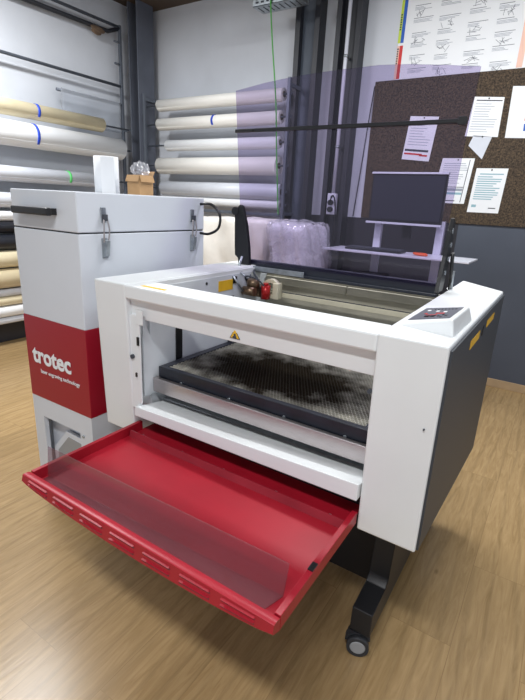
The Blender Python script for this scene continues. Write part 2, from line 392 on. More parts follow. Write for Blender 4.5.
for x0, x1, z, r, m, lb, bd in back:
    roll((x0,2.93,z), (x1,2.93,z), r, M[m], lb, 'rolls on the back wall rack', [(f, M[c]) for f, c in bd])
    bm = NB(); tube(bm, [(-2.775,2.93,z), (-.950,2.93,z)], .0085, 12); box(bm, -2.785,-2.765,2.895,2.935,z-.01,z+.01); box(bm, -.960,-.940,2.895,2.935,z-.01,z+.01); obj('pin', bm, M['railsteel'], rk)
bm = NB(); box(bm, -2.76,-.965,2.90,2.93,1.285,1.315,bev=.003); obj('cross_rail', bm, M['railsteel'], rk)

# rack along the left wall
rk = thing('roll_rack', 'tall grey tube rack on the left wall carrying long horizontal rolls', 'rack', (-2.95, 1.2, .1))
for y in (2.735, -.55):
    bm = NB(); box(bm, -2.965,-2.935,y-.015,y+.015,0,3.08,bev=.003); obj('upright', bm, M['railsteel'], rk)
for z, ya in ((3.06,-.55),(2.515,-.55),(2.335,1.95)):
    bm = NB(); tube(bm, [(-2.95,ya,z), (-2.95,2.73,z)], .014, 12); obj('rail', bm, M['railsteel'], rk)
for z in (2.92, 2.72):
    bm = NB(); tube(bm, [(-2.95,2.73,z), (-2.95,2.66,z)], .011, 10); obj('stub', bm, M['railsteel'], rk)
bm = NB(); tube(bm, [(-2.99,-.5,2.96), (-2.99,2.62,3.0), (-2.95,2.73,3.05)], .02, 10); obj('brace', bm, M['darksteel'], rk)
bm = NB(); bmesh.ops.create_icosphere(bm, subdivisions=3, radius=.05)
for v in bm.verts: v.co = Vector((-2.965, 2.47, 2.965))+Vector((v.co.x*.6, v.co.y*1.4, v.co.z*.7))*(1+.25*math.sin(v.co.x*90+v.co.z*70))
tag(obj('tape_wad', bm, mat('brown_tape', (112,92,74), .7, noise=.2), smooth=True), 'crumpled brown wad of tape stuck on the top brace of the left rack', 'tape')
left = [ # y0,y1,z,r,mat,label,bands
 (-.3,2.37,2.085,.062,'cream','cream film roll with a blue tie on the left rack, topmost roll',[(.73,'blue')]),
 (-.3,2.60,1.880,.100,'paper','thick white roll with a blue tie under the cream roll, left rack',[(.655,'blue')]),
 (-.3,2.36,1.548,.062,'paper_grey','pale film roll with a green tie on the left rack',[(.835,'green')]),
 (-.3,2.3,1.325,.060,'paper_grey','pale grey roll on the left rack beside the cabinet handle',[]),
 (-.3,2.3,1.19,.040,'paper','slim white roll on the left rack just above the black rolls',[]),
 (-.3,2.3,1.092,.048,'blackroll','upper of the two black rolls on the left rack',[]),
 (-.3,2.3,.965,.064,'blackroll','lower and thicker of the two black rolls on the left rack',[]),
 (-.3,2.3,.812,.072,'cream','thick ivory roll directly below the black rolls, left rack',[]),
 (-.3,2.3,.640,.083,'tan','thickest beige roll low on the left rack',[]),
 (-.3,2.3,.508,.030,'paper_grey','slim grey roll under the thickest beige roll, left rack',[]),
 (-.3,2.3,.430,.037,'cream','slim cream roll low on the left rack, third from the floor',[]),
 (-.3,2.3,.334,.046,'paper','white roll near the bottom of the left rack',[]),
 (-.3,2.3,.250,.026,'paper_grey','slim grey roll lowest on the left rack',[]),
]
M['blackroll'] = mat('black_vinyl', (34,36,44), .35, noise=.1)
for y0, y1, z, r, m, lb, bd in left:
    xr = -2.845
    roll((xr,y0,z), (xr,y1,z), r, M[m], lb, 'rolls on the left wall rack', [(f, M[c]) for f, c in bd], ri=.020)
    bm = NB(); tube(bm, [(xr,-.56,z), (xr,2.745,z)], .0085, 10); box(bm, -2.936, xr+.012, 2.727, 2.743, z-.010, z+.010); box(bm, -2.936, xr+.012, -.558, -.542, z-.010, z+.010); obj('rod', bm, M['railsteel'], rk)
bm = NB(); box(bm, -3.045,-2.985,-.3,2.3,0.001,.30,bev=.006)
tag(obj('long_carton', bm, M['blackroll']), 'long black carton standing on the floor against the left wall', 'carton')
# film hung over the third rail
bm = NB(); n = 20
V = []
for i in range(n+1):
    y = 1.98+.72*i/n; row = []
    for j in range(7):
        z = 2.352-.30*j/6; row.append(bm.verts.new((-2.930+.004*math.sin(y*17+j*.6), y, z)))
    V.append(row)
for i in range(n):
    for j in range(6): bm.faces.new((V[i][j], V[i+1][j], V[i+1][j+1], V[i][j+1]))
o = obj('plastic_film', bm, M['film'], smooth=True); md = o.modifiers.new('s', 'SOLIDIFY'); md.thickness = .001
tag(o, 'translucent film sheet hanging from the short rail of the left rack', 'film')

# ------------------------------------------------------------------ extraction cabinet
cx0, cx1, cy0, cy1 = -.476, -.07, 0.0, .6855
cab = thing('extraction_cabinet', 'tall white fume extraction cabinet with a red band left of the laser machine', 'cabinet', ((cx0+cx1)/2, .34, 0))
bm = NB()
box(bm, cx0, cx1, cy0, cy1, .911, 1.265, bev=.003)
obj('body', bm, M['cab_white'], cab)
B('lid', M['cab_white'], cab, cx0, cx1, cy0, cy1, 1.270, 1.410, bev=.004)
B('seal', M['blackplastic'], cab, cx0+.004, cx1-.004, cy0+.004, cy1-.004, 1.264, 1.271)
B('red_band', M['band_red'], cab, cx0-.001, cx1+.001, cy0-.001, cy1+.001, .545, .911, bev=.002, label='glossy dark red band')
zc = .13
bm = NB()  # base with an opening in its front
box(bm, cx0, -.405, cy0, cy0+.02, zc, .545); box(bm, -.15, cx1, cy0, cy0+.02, zc, .545); box(bm, -.405, -.15, cy0, cy0+.02, .455, .545); box(bm, -.405, -.15, cy0, cy0+.02, zc, .175)
box(bm, cx0, cx0+.02, cy0+.02, cy1, zc, .545); box(bm, cx1-.02, cx1, cy0+.02, cy1, zc, .545); box(bm, cx0+.02, cx1-.02, cy1-.02, cy1, zc, .545)
box(bm, cx0+.02, cx1-.02, cy0+.02, cy1-.02, zc, zc+.02)
obj('base', bm, M['cab_white'], cab)
B('recess_panel', M['paper_grey'], cab, -.44, -.11, .058, .066, .15, .54)
for x in (-.36, -.19):
    for y in (.40, .62):
        w = NB(); ringtube(w, (x-.015,y,.045), (x+.015,y,.045), .045, .02, 28); w = obj('caster_wheel', w, M['rubber'], cab)
        bk = NB(); tube(bk, [(x-.018,y,.045), (x+.018,y,.045)], .02, 16); box(bk, x-.022,x-.017,y-.02,y+.02,.04,.115); box(bk, x+.017,x+.022,y-.02,y+.02,.04,.115); box(bk, x-.022,x+.022,y-.03,y+.03,.112,.13); obj('fork', bk, M['zinc'], w)
bm = NB()
box(bm, -.408,-.178,-.045,-.022,1.322,1.350, bev=.006)
box(bm, -.40,-.375,-.024,.0,1.325,1.348); box(bm, -.21,-.185,-.024,.0,1.325,1.348); obj('handle', bm, M['blackplastic'], cab, label='black bar handle')
for y in (.11, .60):
    lt = NB(); x = cx1
    box(lt, x, x+.005, y-.013, y+.013, 1.175, 1.25, bev=.002)
    ll = obj('toggle_latch', lt, M['zinc'], cab)
    lt = NB(); box(lt, x, x+.005, y-.011, y+.011, 1.305, 1.36, bev=.002); obj('strike_plate', lt, M['zinc'], ll)
    lt = NB(); tube(lt, bez([(x+.012,y-.010,1.235), (x+.018,y-.012,1.28), (x+.014,y-.006,1.318), (x+.014,y+.006,1.318), (x+.018,y+.012,1.28), (x+.012,y+.010,1.235)]), .0028, 8); obj('wire_loop', lt, M['steel'], ll)
    lt = NB(); hexa(lt, [(x+.006,y-.011,1.18),(x+.006,y+.011,1.18),(x+.006,y+.011,1.245),(x+.006,y-.011,1.245)], [(x+.016,y-.009,1.185),(x+.016,y+.009,1.185),(x+.024,y+.009,1.24),(x+.024,y-.009,1.24)]); obj('lever', lt, M['zinc'], ll)
    lt = NB(); box(lt, x+.006, x+.018, y-.009, y+.009, 1.312, 1.335, bev=.002); obj('catch', lt, M['ink'], ll)
text_mesh('logo', 'trotec', .1, (-.432,-.0035,.712), (PI/2,0,0), M['paper'], cab, bold=.0028, width=.262)
text_mesh('slogan', 'laser engraving technology', .03, (-.385,-.0035,.668), (PI/2,0,0), M['paper'], cab, bold=.0, width=.26)
bm = NB(); tube(bm, [(-.072,.12,.745), (-.066,.12,.745)], .006, 10); obj('rivet', bm, M['zinc'], cab)
bm = NB(); tube(bm, [(-.128,-.004,.445), (-.128,.0,.445)], .006, 10); obj('screw', bm, M['zinc'], cab)
# clipboard-like card leaning in the opening
bm = NB(); prism(bm, [(-.405,.177),(-.155,.177),(-.155,.392),(-.300,.400),(-.403,.290)], 'y', .035, .050, bev=.002)
fd = obj('leaning_card', bm, M['cab_white'], cab)
bm = NB(); prism(bm, [(-.375,.20),(-.17,.20),(-.17,.368),(-.288,.375),(-.372,.283)], 'y', .0335, .035); obj('card_inset', bm, M['hubgrey'], fd)
# on top of the cabinet
t = thing('paper_roll', 'short white paper roll standing upright on top of the cabinet', 'roll', (-.32,.335,1.410))
bm = NB(); ringtube(bm, (-.308,.33,1.4105), (-.308,.33,1.556), .050, .022, 40); obj('sheet', bm, M['paper'], t)
bm = NB(); hexa(bm, [(-.283,.282,1.4105),(-.245,.318,1.4105),(-.247,.322,1.4105),(-.285,.286,1.4105)], [(-.283,.282,1.552),(-.245,.318,1.552),(-.247,.322,1.552),(-.285,.286,1.552)]); obj('loose_edge', bm, M['paper'], t)
t = thing('cardboard_box', 'small open cardboard box on the cabinet with bubble wrap in it', 'box', (-.262,.50,1.410))
x0, x1, y0, y1, z0, z1 = -.330, -.250, .46, .54, 1.4105, 1.492
bm = NB()
box(bm, x0, x1, y0, y0+.003, z0, z1); box(bm, x0, x1, y1-.003, y1, z0, z1); box(bm, x0, x0+.003, y0+.003, y1-.003, z0, z1); box(bm, x1-.003, x1, y0+.003, y1-.003, z0, z1); box(bm, x0+.003, x1-.003, y0+.003, y1-.003, z0, z0+.003)
obj('carton', bm, M['cardboard'], t)
def flap(a, b, o2, dz):
    bm = NB(); a = Vector(a); b = Vector(b); o2 = Vector(o2); k = Vector((0,0,.003))
    hexa(bm, [a, b, b+o2, a+o2], [a+k, b+k, b+o2+k, a+o2+k]); obj('flap', bm, M['cardboard'], t)
flap((x0,y0,z1), (x1,y0,z1), (0,-.010,-.026), 0); flap((x1,y0,z1), (x1,y1,z1), (.010,0,-.026), 0); flap((x0,y1,z1), (x0,y0,z1), (-.012,0,-.022), 0); flap((x1,y1,z1), (x0,y1,z1), (0,.012,.020), 0)
bm = NB(); bmesh.ops.create_icosphere(bm, subdivisions=4, radius=1)
for v in bm.verts:
    d = v.co.copy(); k = 1+.13*math.sin(d.x*11+1)*math.cos(d.y*9+2)+.10*math.sin(d.z*14+d.x*8)+random.uniform(-.04,.04)
    v.co = Vector((-.287+d.x*.040*k, .50+d.y*.038*k, 1.520+d.z*.030*k))
tag(obj('bubble_wrap', bm, M['plastic']), 'crumpled clear bubble wrap bulging out of the cardboard box', 'bubble wrap')
bm = NB(); tube(bm, bez([(-.07,.66,1.385), (-.01,.665,1.385), (.035,.67,1.345), (.03,.67,1.285), (-.02,.665,1.255), (-.07,.66,1.255)]), .006, 10)
tag(obj('black_cable', bm, M['blackplastic']), 'black cable looping out of the right side of the extraction cabinet', 'cable')

# ------------------------------------------------------------------ the laser machine
W, H = 1.22, 1.119
mac = thing('laser_engraver', 'large white laser engraving machine with open lid and red front flap', 'laser machine', (.6, .5, 0))
# columns
bm = NB(); hexa(bm, [(0,.022,.545),(.159,.022,.545),(.159,.93,.545),(0,.93,.545)], [(0,0,H),(.159,0,H),(.159,.02,H),(0,.02,H)][:0] or [(0,0,H),(.159,0,H),(.159,.93,H),(0,.93,H)], bev=.005)
lc = obj('left_column', bm, M['white'], mac)
bm = NB()
bot = [(1.052,.024,.543),(1.214,.024,.543),(1.214,1.02,.42),(1.06,1.05,.42)]
top = [(1.048,0,H),(1.214,0,H),(1.214,.975,H),(1.03,1.16,H)]
hexa(bm, bot, top, bev=.005); rc = obj('right_column', bm, M['white'], mac)
bm = NB(); hexa(bm, [(1.213,.034,.548),(1.220,.034,.548),(1.220,1.02,.41),(1.213,1.02,.41)], [(1.213,.012,H-.012),(1.220,.012,H-.012),(1.220,.975,H-.012),(1.213,.975,H-.012)]); obj('side_panel', bm, M['dark_panel'], mac, label='anthracite side panel')
bm = NB(); box(bm, 1.219,1.2215,.27,.42,1.050,1.074); obj('warning_label', bm, M['yellow'], mac)
bm = NB(); box(bm, 1.219,1.2215,.56,.72,1.056,1.078); obj('warning_label', bm, M['yellow'], mac)
bm = NB(); tube(bm, [(1.219,.49,1.060), (1.2225,.49,1.060)], .017, 20); obj('lock', bm, M['blackplastic'], mac)
bm = NB(); tube(bm, [(1.188,.010,.905), (1.188,.0035,.905)], .0022, 10); obj('screw', bm, M['ink'], mac)
bm = NB(); tube(bm, [(.0 -.001,.3,1.0), (-.003,.3,1.0)], .006, 10); obj('screw', bm, M['zinc'], mac)
# front beam
bm = NB(); box(bm, .157, 1.05, .0, .115, 1.070, H-.001, bev=.006); obj('front_beam', bm, M['white'], mac)
bm = NB(); hexa(bm, [(.159,.030,.999),(1.05,.030,.999),(1.05,.05,.999),(.159,.05,.999)], [(.159,.022,1.072),(1.05,.022,1.072),(1.05,.05,1.072),(.159,.05,1.072)], bev=.002); obj('beam_lip', bm, M['white'], mac)
bm = NB(); hexa(bm, [(.215,.02,H-.002),(.325,.02,H-.002),(.325,.036,H-.002),(.215,.036,H-.002)], [(.215,.02,H),(.325,.02,H),(.325,.036,H),(.215,.036,H)]); obj('warning_strip', bm, M['yellow'], mac)
# warning triangle with a hand mark
def tri(cx, cz, r, y, th, mi, bm):
    pts = [(cx+r*math.sin(a), cz+r*math.cos(a)) for a in (0, 2*PI/3, 4*PI/3)]
    prism(bm, pts, 'y', y-th, y, mi)
bm = NB(); tri(.607, 1.022, .022, .0285, .002, 0, bm); tri(.607, 1.022, .018, .0270, .0012, 1, bm)
box(bm, .600,.614,.0248,.0256,1.013,1.019, mi=0); prism(bm, [(.604,1.019),(.612,1.019),(.610,1.028),(.603,1.026)], 'y', .0248, .0256, 0)
obj('warning_triangle', bm, [M['ink'], M['yellow']], mac)
# inner walls
B('inner_wall', M['white_in'], mac, .159, .170, .10, .90, .64, 1.095)
B('inner_wall', M['white_in'], mac, 1.036, 1.048, .10, .90, .64, 1.095)
B('rear_wall', M['beige_in'], mac, .170, 1.036, .885, .90, .64, 1.085)
bm = NB(); box(bm, .02,.159,.915,.945,.545,H-.002); box(bm, .159,1.036,.900,.945,.60,1.075, bev=.003); obj('back_panel', bm, M['white'], mac)
bm = NB(); box(bm, .170, 1.036, .161, .885, .640, .650); obj('inner_floor', bm, M['white_in'], mac)
# sill below the opening: flat shelf and folded lip
bm = NB(); hexa(bm, [(.185,.0,.638),(1.049,.0,.645),(1.049,.16,.636),(.185,.16,.636)], [(.185,.002,.674),(1.049,.002,.697),(1.049,.16,.657),(.185,.16,.646)], bev=.003); obj('sill', bm, M['white'], mac)
# jamb on the left of the opening with its white hinge bracket and black switches
bm = NB(); box(bm, .157,.195,.018,.03,.66,1.012); obj('jamb', bm, M['white'], mac)
bm = NB(); box(bm, .200,.232,.008,.012,.985,1.035,bev=.001); box(bm, .196,.214,.010,.016,.69,.985,bev=.001); j = obj('hinge_bracket', bm, M['white'], mac)
bm = NB(); box(bm, .203,.212,.005,.010,.91,.94); box(bm, .190,.197,.006,.012,.79,.805); obj('switch', bm, M['blackplastic'], mac)
bm = NB(); tube(bm, [(1.044,.004,.965), (1.044,.012,.965)], .006, 12); tube(bm, [(.17,.01,.86), (.17,.020,.86)], .008, 12); obj('bolt', bm, M['ink'], mac)
# slots in the left inner wall (guides of the lifting table) and gusset
for y0 in (.235, .575):
    B('lift_slot', M['blackplastic'], mac, .170, .173, y0, y0+.035, .70, 1.0)
bm = NB(); prism(bm, [(.06,.69), (.20,.69), (.06,1.0)], 'x', .171, .177); obj('gusset', bm, M['white_in'], mac)
B('slot_screw', M['blackplastic'], mac, .170,.176,.14,.16,.985,1.0)
# wide steel beam in front of the table
bm = NB(); hexa(bm, [(.180,.100,.702),(1.03,.100,.702),(1.03,.118,.700),(.180,.118,.700)], [(.180,.100,.757),(1.03,.100,.757),(1.03,.118,.757),(.180,.118,.757)], bev=.002)
box(bm, .18,.192,.118,.30,.702,.757); obj('lift_beam', bm, M['steel'], mac, label='brushed steel cross beam')
# cutting table
tb = NB(); x0, x1, y0, y1, z0, z1 = .185, 1.03, .125, .79, .752, .797
box(tb, x0, x1, y0, y0+.022, z0, z1, bev=.002); box(tb, x0, x1, y1-.022, y1, z0, z1, bev=.002); box(tb, x0, x0+.03, y0+.022, y1-.022, z0, z1, bev=.002); box(tb, x1-.03, x1, y0+.022, y1-.022, z0, z1, bev=.002)
box(tb, x0+.01, x1-.01, y0+.01, y1-.01, z0, z0+.006)
ct = obj('cutting_table', tb, M['table_black'], mac)
for x in (.30, .52, .74, .95):
    bm = NB(); tube(bm, [(x,y0,.756), (x,y0-.004,.756)], .005, 10); obj('table_screw', bm, M['zinc'], ct)
# honeycomb: real hexagonal cells
hb = NB(); cell = .0125; hx = cell*math.sqrt(3)/2; zt, zb = z1-.003, z1-.016
vd = {}
def hv(x, y, z):
    k = (round(x*1e4), round(y*1e4), round(z*1e4))
    if k not in vd: vd[k] = hb.verts.new((x, y, z))
    return vd[k]
seen = set()
ax0, ax1, ay0, ay1 = x0+.031, x1-.031, y0+.023, y1-.023
nx = int((ax1-ax0)/cell); ny = int((ay1-ay0)/(hx))
th = .0011
for j in range(ny):
    for i in range(nx):
        cxx = ax0+cell*(i+.5+(.5 if j % 2 else 0)); cyy = ay0+hx*(j+.5)
        R0 = cell/math.sqrt(3)
        P = [(cxx+R0*math.sin(PI/3*k), cyy+R0*math.cos(PI/3*k)) for k in range(6)]
        for k in (0, 1, 2) if i else (0, 1, 2, 3, 4, 5):
            a, b2 = P[k], P[(k+1) % 6]
            dx, dy = b2[0]-a[0], b2[1]-a[1]; L_ = math.hypot(dx, dy); nx_, ny_ = -dy/L_*th/2, dx/L_*th/2
            q = [(a[0]+nx_, a[1]+ny_), (b2[0]+nx_, b2[1]+ny_), (b2[0]-nx_, b2[1]-ny_), (a[0]-nx_, a[1]-ny_)]
            vt = [hb.verts.new((p[0], p[1], zt)) for p in q]; vb = [hb.verts.new((p[0], p[1], zb)) for p in q]
            hb.faces.new(vt); hb.faces.new((vb[0], vb[1], vt[1], vt[0])); hb.faces.new((vb[2], vb[3], vt[3], vt[2]))
box(hb, ax0, ax1, ay0, ay1, z0+.02, z0+.024)
obj('honeycomb', hb, M['honey'], ct)

# gantry seen through the top
B('top_flange', M['white'], mac, .159, .168, .115, .9, 1.09, 1.112)
ga = NB(); box(ga, .175, 1.032, .78, .81, .990, 1.012, bev=.002)
gn = obj('gantry', ga, M['beige_rail'], mac)
bm = NB(); box(bm, .30,1.03,.785,.800,1.012,1.0135); obj('belt', bm, M['ink'], gn)
bm = NB(); box(bm, .175,.60,.868,.884,1.03,1.066,bev=.002); box(bm, .604,1.03,.868,.884,1.03,1.066,bev=.002); obj('rear_guide', bm, M['beige_in'], mac)
hd = NB(); box(hd, .175,.235,.72,.80,.985,1.035,bev=.006); tube(hd, [(.215,.70,1.03), (.215,.70,1.07)], .03, 20); tube(hd, [(.19,.66,1.02), (.25,.66,1.02)], .02, 16)
box(hd, .165,.30,.745,.765,.98,.995,bev=.003)
h = obj('motor_unit', hd, M['brass'], gn)
bm = NB(); ringtube(bm, (.285,.735,1.03), (.285,.765,1.03), .045, .028, 24); box(bm, .30,.33,.73,.77,.985,1.06,bev=.004); obj('belt_wheel', bm, M['beige_rail'], gn)
bm = NB(); tube(bm, [(.275,.715,.985), (.275,.715,1.048)], .021, 20); tube(bm, [(.275,.715,1.048), (.275,.715,1.058)], .012, 16); obj('laser_head', bm, M['redhead'], gn, label='red laser head')
bm = NB(); tube(bm, bez([(.18,.70,1.05), (.20,.66,1.085), (.25,.68,1.075), (.28,.70,1.04)]), .004, 8); tube(bm, bez([(.17,.74,1.08), (.20,.70,1.06), (.23,.72,1.04), (.25,.74,1.0)]), .003, 8); tube(bm, bez([(.165,.78,1.10), (.19,.74,1.09), (.22,.735,1.06)]), .005, 8); obj('cable', bm, M['ink'], gn)
bm = NB(); tube(bm, [(.172,.60,1.09), (.20,.64,1.02)], .005, 8); tube(bm, [(.172,.66,1.10), (.205,.70,1.05)], .004, 8); obj('linkage', bm, M['zinc'], gn)
bm = NB(); box(bm, .170,.172,.50,.60,1.03,1.075); obj('warning_label', bm, M['yellow'], mac)
bm = NB(); box(bm, .170,.174,.60,.63,1.055,1.085); tube(bm, [(.168,.42,1.075), (.172,.42,1.075)], .006, 10); obj('cutout', bm, M['blackplastic'], mac)

# lid: frame, tinted acrylic pane with arched top, stiffening bar, arms
lid = NB(); box(lid, .085, 1.005, .80, .83, 1.090, 1.142, bev=.003); box(lid, .085, 1.005, .785, .80, 1.090, 1.102, bev=.002)
ld = obj('lid_frame', lid, M['navy'], mac)
gl = NB()
arch = [(0.019, 1.87), (0.171, 1.889), (0.306, 1.9), (0.428, 1.905), (0.535, 1.907), (0.673, 1.907), (0.785, 1.899), (0.907, 1.885), (1.025, 1.869)]
P_ = [(.085,1.13), (.995,1.13)]+arch[::-1]
prism(gl, P_, 'y', .788, .792)
# a little more width below the bar is hidden by the arms
obj('lid_pane', gl, M['glass'], ld, label='purple tinted acrylic pane')
bm = NB(); box(bm, .030,1.012,.774,.788,1.698,1.713,bev=.003); box(bm, .035,.13,.768,.774,1.700,1.711,bev=.002); box(bm, .985,1.012,.766,.774,1.692,1.718,bev=.002); obj('stiffening_bar', bm, M['blackplastic'], ld)
bm = NB(); box(bm, .115,.43,.776,.785,1.094,1.118,bev=.002); tube(bm, [(.415,.776,1.106), (.415,.773,1.106)], .006, 10); obj('hinge_plate', bm, M['zinc'], ld)
bm = NB()
prism(bm, [(.070,1.385),(.080,1.392),(.092,1.385),(.118,1.30),(.135,1.20),(.145,1.095),(.085,1.095),(.078,1.15),(.058,1.16),(.056,1.20),(.050,1.345),(.066,1.350)], 'y', .764, .784, bev=.002)
tube(bm, [(.056,.784,1.362), (.056,.756,1.362)], .018, 18); obj('lid_arm', bm, M['blackplastic'], ld)
bm = NB()
prism(bm, [(.78,1.385),(.80,1.375),(.815,1.30),(.80,1.20),(.775,1.120),(.70,1.120),(.715,1.16),(.745,1.25),(.755,1.34)], 'x', 1.012, 1.026, bev=.002)
ar = obj('lid_arm', bm, M['blackplastic'], ld)
bm = NB()
for y, z in ((.775,1.34),(.785,1.29),(.78,1.24),(.765,1.19)):
    bm = NB(); tube(bm, [(1.026,y,z), (1.029,y,z)], .009, 14); obj('arm_bolt', bm, M['zinc'], ar)
bm = NB(); tube(bm, [(1.035,.80,1.26), (1.035,.86,1.12)], .007, 10); tube(bm, [(1.035,.86,1.12), (1.035,.90,1.06)], .011, 12); obj('gas_strut', bm, M['blackplastic'], ld)
bm = NB(); tube(bm, [(1.04,.85,1.12), (1.04,.85,1.19)], .006, 10); tube(bm, [(.118,.70,1.08), (.118,.74,1.16)], .006, 10); obj('hinge_pin', bm, M['zinc'], ld)

# control panel wedge on the right column
cp = NB(); base = [(1.060,.150,H),(1.203,.085,H),(1.206,.345,H),(1.10,.30,H)]
base = [(1.055,.140,H),(1.203,.085,H),(1.208,.335,H),(1.085,.355,H)]
base = [(1.062,.120,H-.002),(1.203,.093,H-.002),(1.206,.330,H-.002),(1.066,.345,H-.002)]
topz = [(1.068,.128,1.128),(1.193,.104,1.160),(1.194,.315,1.158),(1.072,.335,1.132)]
hexa(cp, base, topz, bev=.004); cpo = obj('control_panel', cp, M['white'], mac)
def onp(u, v, h=.0):   # point on the panel's tilted top
    a, b, c2, d = [Vector(p) for p in topz]
    p = (a*(1-u)+b*u)*(1-v)+(d*(1-u)+c2*u)*v
    nrm = (b-a).cross(d-a).normalized()
    if nrm.z < 0: nrm = -nrm
    return p+nrm*h
def patch(bm, u0, u1, v0, v1, h, mi=0):
    hexa(bm, [onp(u0,v0,h-.001), onp(u1,v0,h-.001), onp(u1,v1,h-.001), onp(u0,v1,h-.001)], [onp(u0,v0,h), onp(u1,v0,h), onp(u1,v1,h), onp(u0,v1,h)], mi=mi)
bm = NB(); patch(bm, .06, .90, .10, .95, .001); mem = obj('membrane', bm, M['panelgrey'], cpo)
bm = NB()
for k in range(7): patch(bm, .32+.075*k, .345+.075*k, .80, .84, .0018)
for u, v in ((.20,.70), (.42,.62), (.60,.56)): patch(bm, u, u+.07, v, v+.06, .0018, 1)
patch(bm, .32,.54,.36,.385,.0018,2); patch(bm, .66,.70,.18,.24,.0018,0); patch(bm, .66,.70,.34,.40,.0018,0); patch(bm, .74,.78,.26,.32,.0018,0); patch(bm, .58,.62,.26,.32,.0018,0)
patch(bm, .33,.42,.24,.33,.0026,0); patch(bm, .45,.54,.24,.33,.0026,0); patch(bm,.24,.30,.46,.50,.0018,2); patch(bm,.48,.66,.46,.50,.0018,2)
obj('keys', bm, [M['blackplastic'], M['paper'], M['redprint']], cpo)

# stand below
bm = NB(); box(bm, .20, 1.055, .35, .365, .085, .60); box(bm, .20,.90,.365,.90,.30,.60); obj('stand_panel', bm, M['black'], mac)
for x0 in (1.052, .09):
    bm = NB()
    prism(bm, [(.115,.088),(.95,.088),(.95,.20),(.55,.21),(.52,.57),(.30,.57),(.262,.205),(.238,.185),(.118,.176)], 'x', x0-.008, x0+.060, bev=.003); obj('stand_leg', bm, M['black'], mac)
bm = NB(); tube(bm, [(1.05,.33,.125), (1.046,.33,.125)], .009, 14); obj('leg_bolt', bm, M['zinc'], mac)
def caster(x, y, ang):
    d = Vector((math.sin(ang), -math.cos(ang), 0)); c = Vector((x, y, .037))
    bm = NB(); ringtube(bm, c+d*.012, c+d*.032, .036, .026, 36); ringtube(bm, c-d*.032, c-d*.012, .036, .026, 36)
    w = obj('caster_wheel', bm, M['rubber'], mac)
    bm = NB(); tube(bm, [c+d*.012, c+d*.030, c+d*.033], [.026,.026,.022], 30); tube(bm, [c-d*.033, c-d*.030, c-d*.012], [.022,.026,.026], 30); obj('hub', bm, M['hubgrey'], w)
    bm = NB(); s = Vector((-d.y, d.x, 0)); P = []
    for k in range(13):
        a = math.radians(5+150*k/12); P.append(c+(-s*math.cos(a))*.042+Vector((0,0,1))*math.sin(a)*.042)
    for a, b in zip(P, P[1:]):
        hexa(bm, [a-d*.013, a+d*.013, b+d*.013, b-d*.013], [c+(a-c)*.7-d*.013, c+(a-c)*.7+d*.013, c+(b-c)*.7+d*.013, c+(b-c)*.7-d*.013])
    tube(bm, [(x,y,.05), (x,y+.004,.092)], .012, 14); obj('hood', bm, M['rubber'], w)
caster(1.072, .135, .33); caster(.125, .15, .33); caster(1.088, .90, .2); caster(.125, .90, .2)

# red front flap (folded down)
fx0, fx1, fy0, fy1, fz = .168, 1.050, -.425, .040, .600
fl = NB()
box(fl, fx0+.012, fx1-.012, fy0+.031, .135, .560, .566)
box(fl, fx0, fx0+.014, fy0+.031, fy1, .562, fz, bev=.0015); box(fl, fx1-.016, fx1, fy0+.031, fy1-.02, .562, fz, bev=.0015)
fo = obj('front_flap', fl, M['red'], mac, label='red fold-down front flap')
# bowed, bevelled outer edge: a strip whose lower edge bulges in the middle
bm = NB(); n = 24; rows = []
for i in range(n+1):
    u = i/n; x = fx0+(fx1-fx0)*u; bow = math.sin(PI*u)**.6
    prof = [(fy0+.030,fz-.038), (fy0+.028,fz-.003), (fy0+.018,fz), (fy0+.008,fz), (fy0+.005,fz-.002), (fy0-.002*bow,fz-.020-.026*bow), (fy0+.004,fz-.026-.028*bow), (fy0+.026,fz-.036-.020*bow)]
    rows.append([bm.verts.new((x if 0 < i < n else x, p[0], p[1])) for p in prof])
for a, b in zip(rows, rows[1:]):
    for k in range(len(a)-1): bm.faces.new((a[k], a[k+1], b[k+1], b[k]))
    bm.faces.new((a[-1], a[0], b[0], b[-1]))
ends = [bm.faces.new(rows[0]), bm.faces.new(rows[-1][::-1])]
bmesh.ops.triangulate(bm, faces=ends)
fe = obj('bevelled_edge', bm, M['red'], fo, smooth=True)
for g in range(7):   # louvre slots in pairs along the bevelled edge
    xa = fx0+.035+g*.119; xb = xa+.088
    for q in (0, 1):
        f = .30+.40*q; bm = NB()
        def pt(x):
            u = (x-fx0)/(fx1-fx0); bow = math.sin(PI*min(max(u,.001),.999))**.6
            y = fy0+.005-f*(.005+.002*bow); z = (fz-.002)-f*(.018+.026*bow); return Vector((x, y, z))
        a, b = pt(xa), pt(xb); dn = Vector((0,-.004,-.002)); up = Vector((0,-.001,.004))
        hexa(bm, [a, b, b+Vector((0,.003,.0)), a+Vector((0,.003,0))], [a+dn+up, b+dn+up, b+up+Vector((0,.003,0)), a+up+Vector((0,.003,0))], bev=.0006); obj('louvre', bm, M['red'], fe)
        bm = NB(); a2 = a-Vector((0,.0008,.0048)); b2 = b-Vector((0,.0008,.0048)); hexa(bm, [a2, b2, b2+Vector((0,.004,0)), a2+Vector((0,.004,0))], [a2+Vector((0,0,.0035)), b2+Vector((0,0,.0035)), b2+Vector((0,.004,.0035)), a2+Vector((0,.004,.0035))]); obj('slot', bm, M['ink'], fe)
bm = NB(); box(bm, fx1-.015, fx1-.001, -.250, -.222, fz-.001, fz+.004, bev=.001); obj('latch_pad', bm, M['blackplastic'], fo)
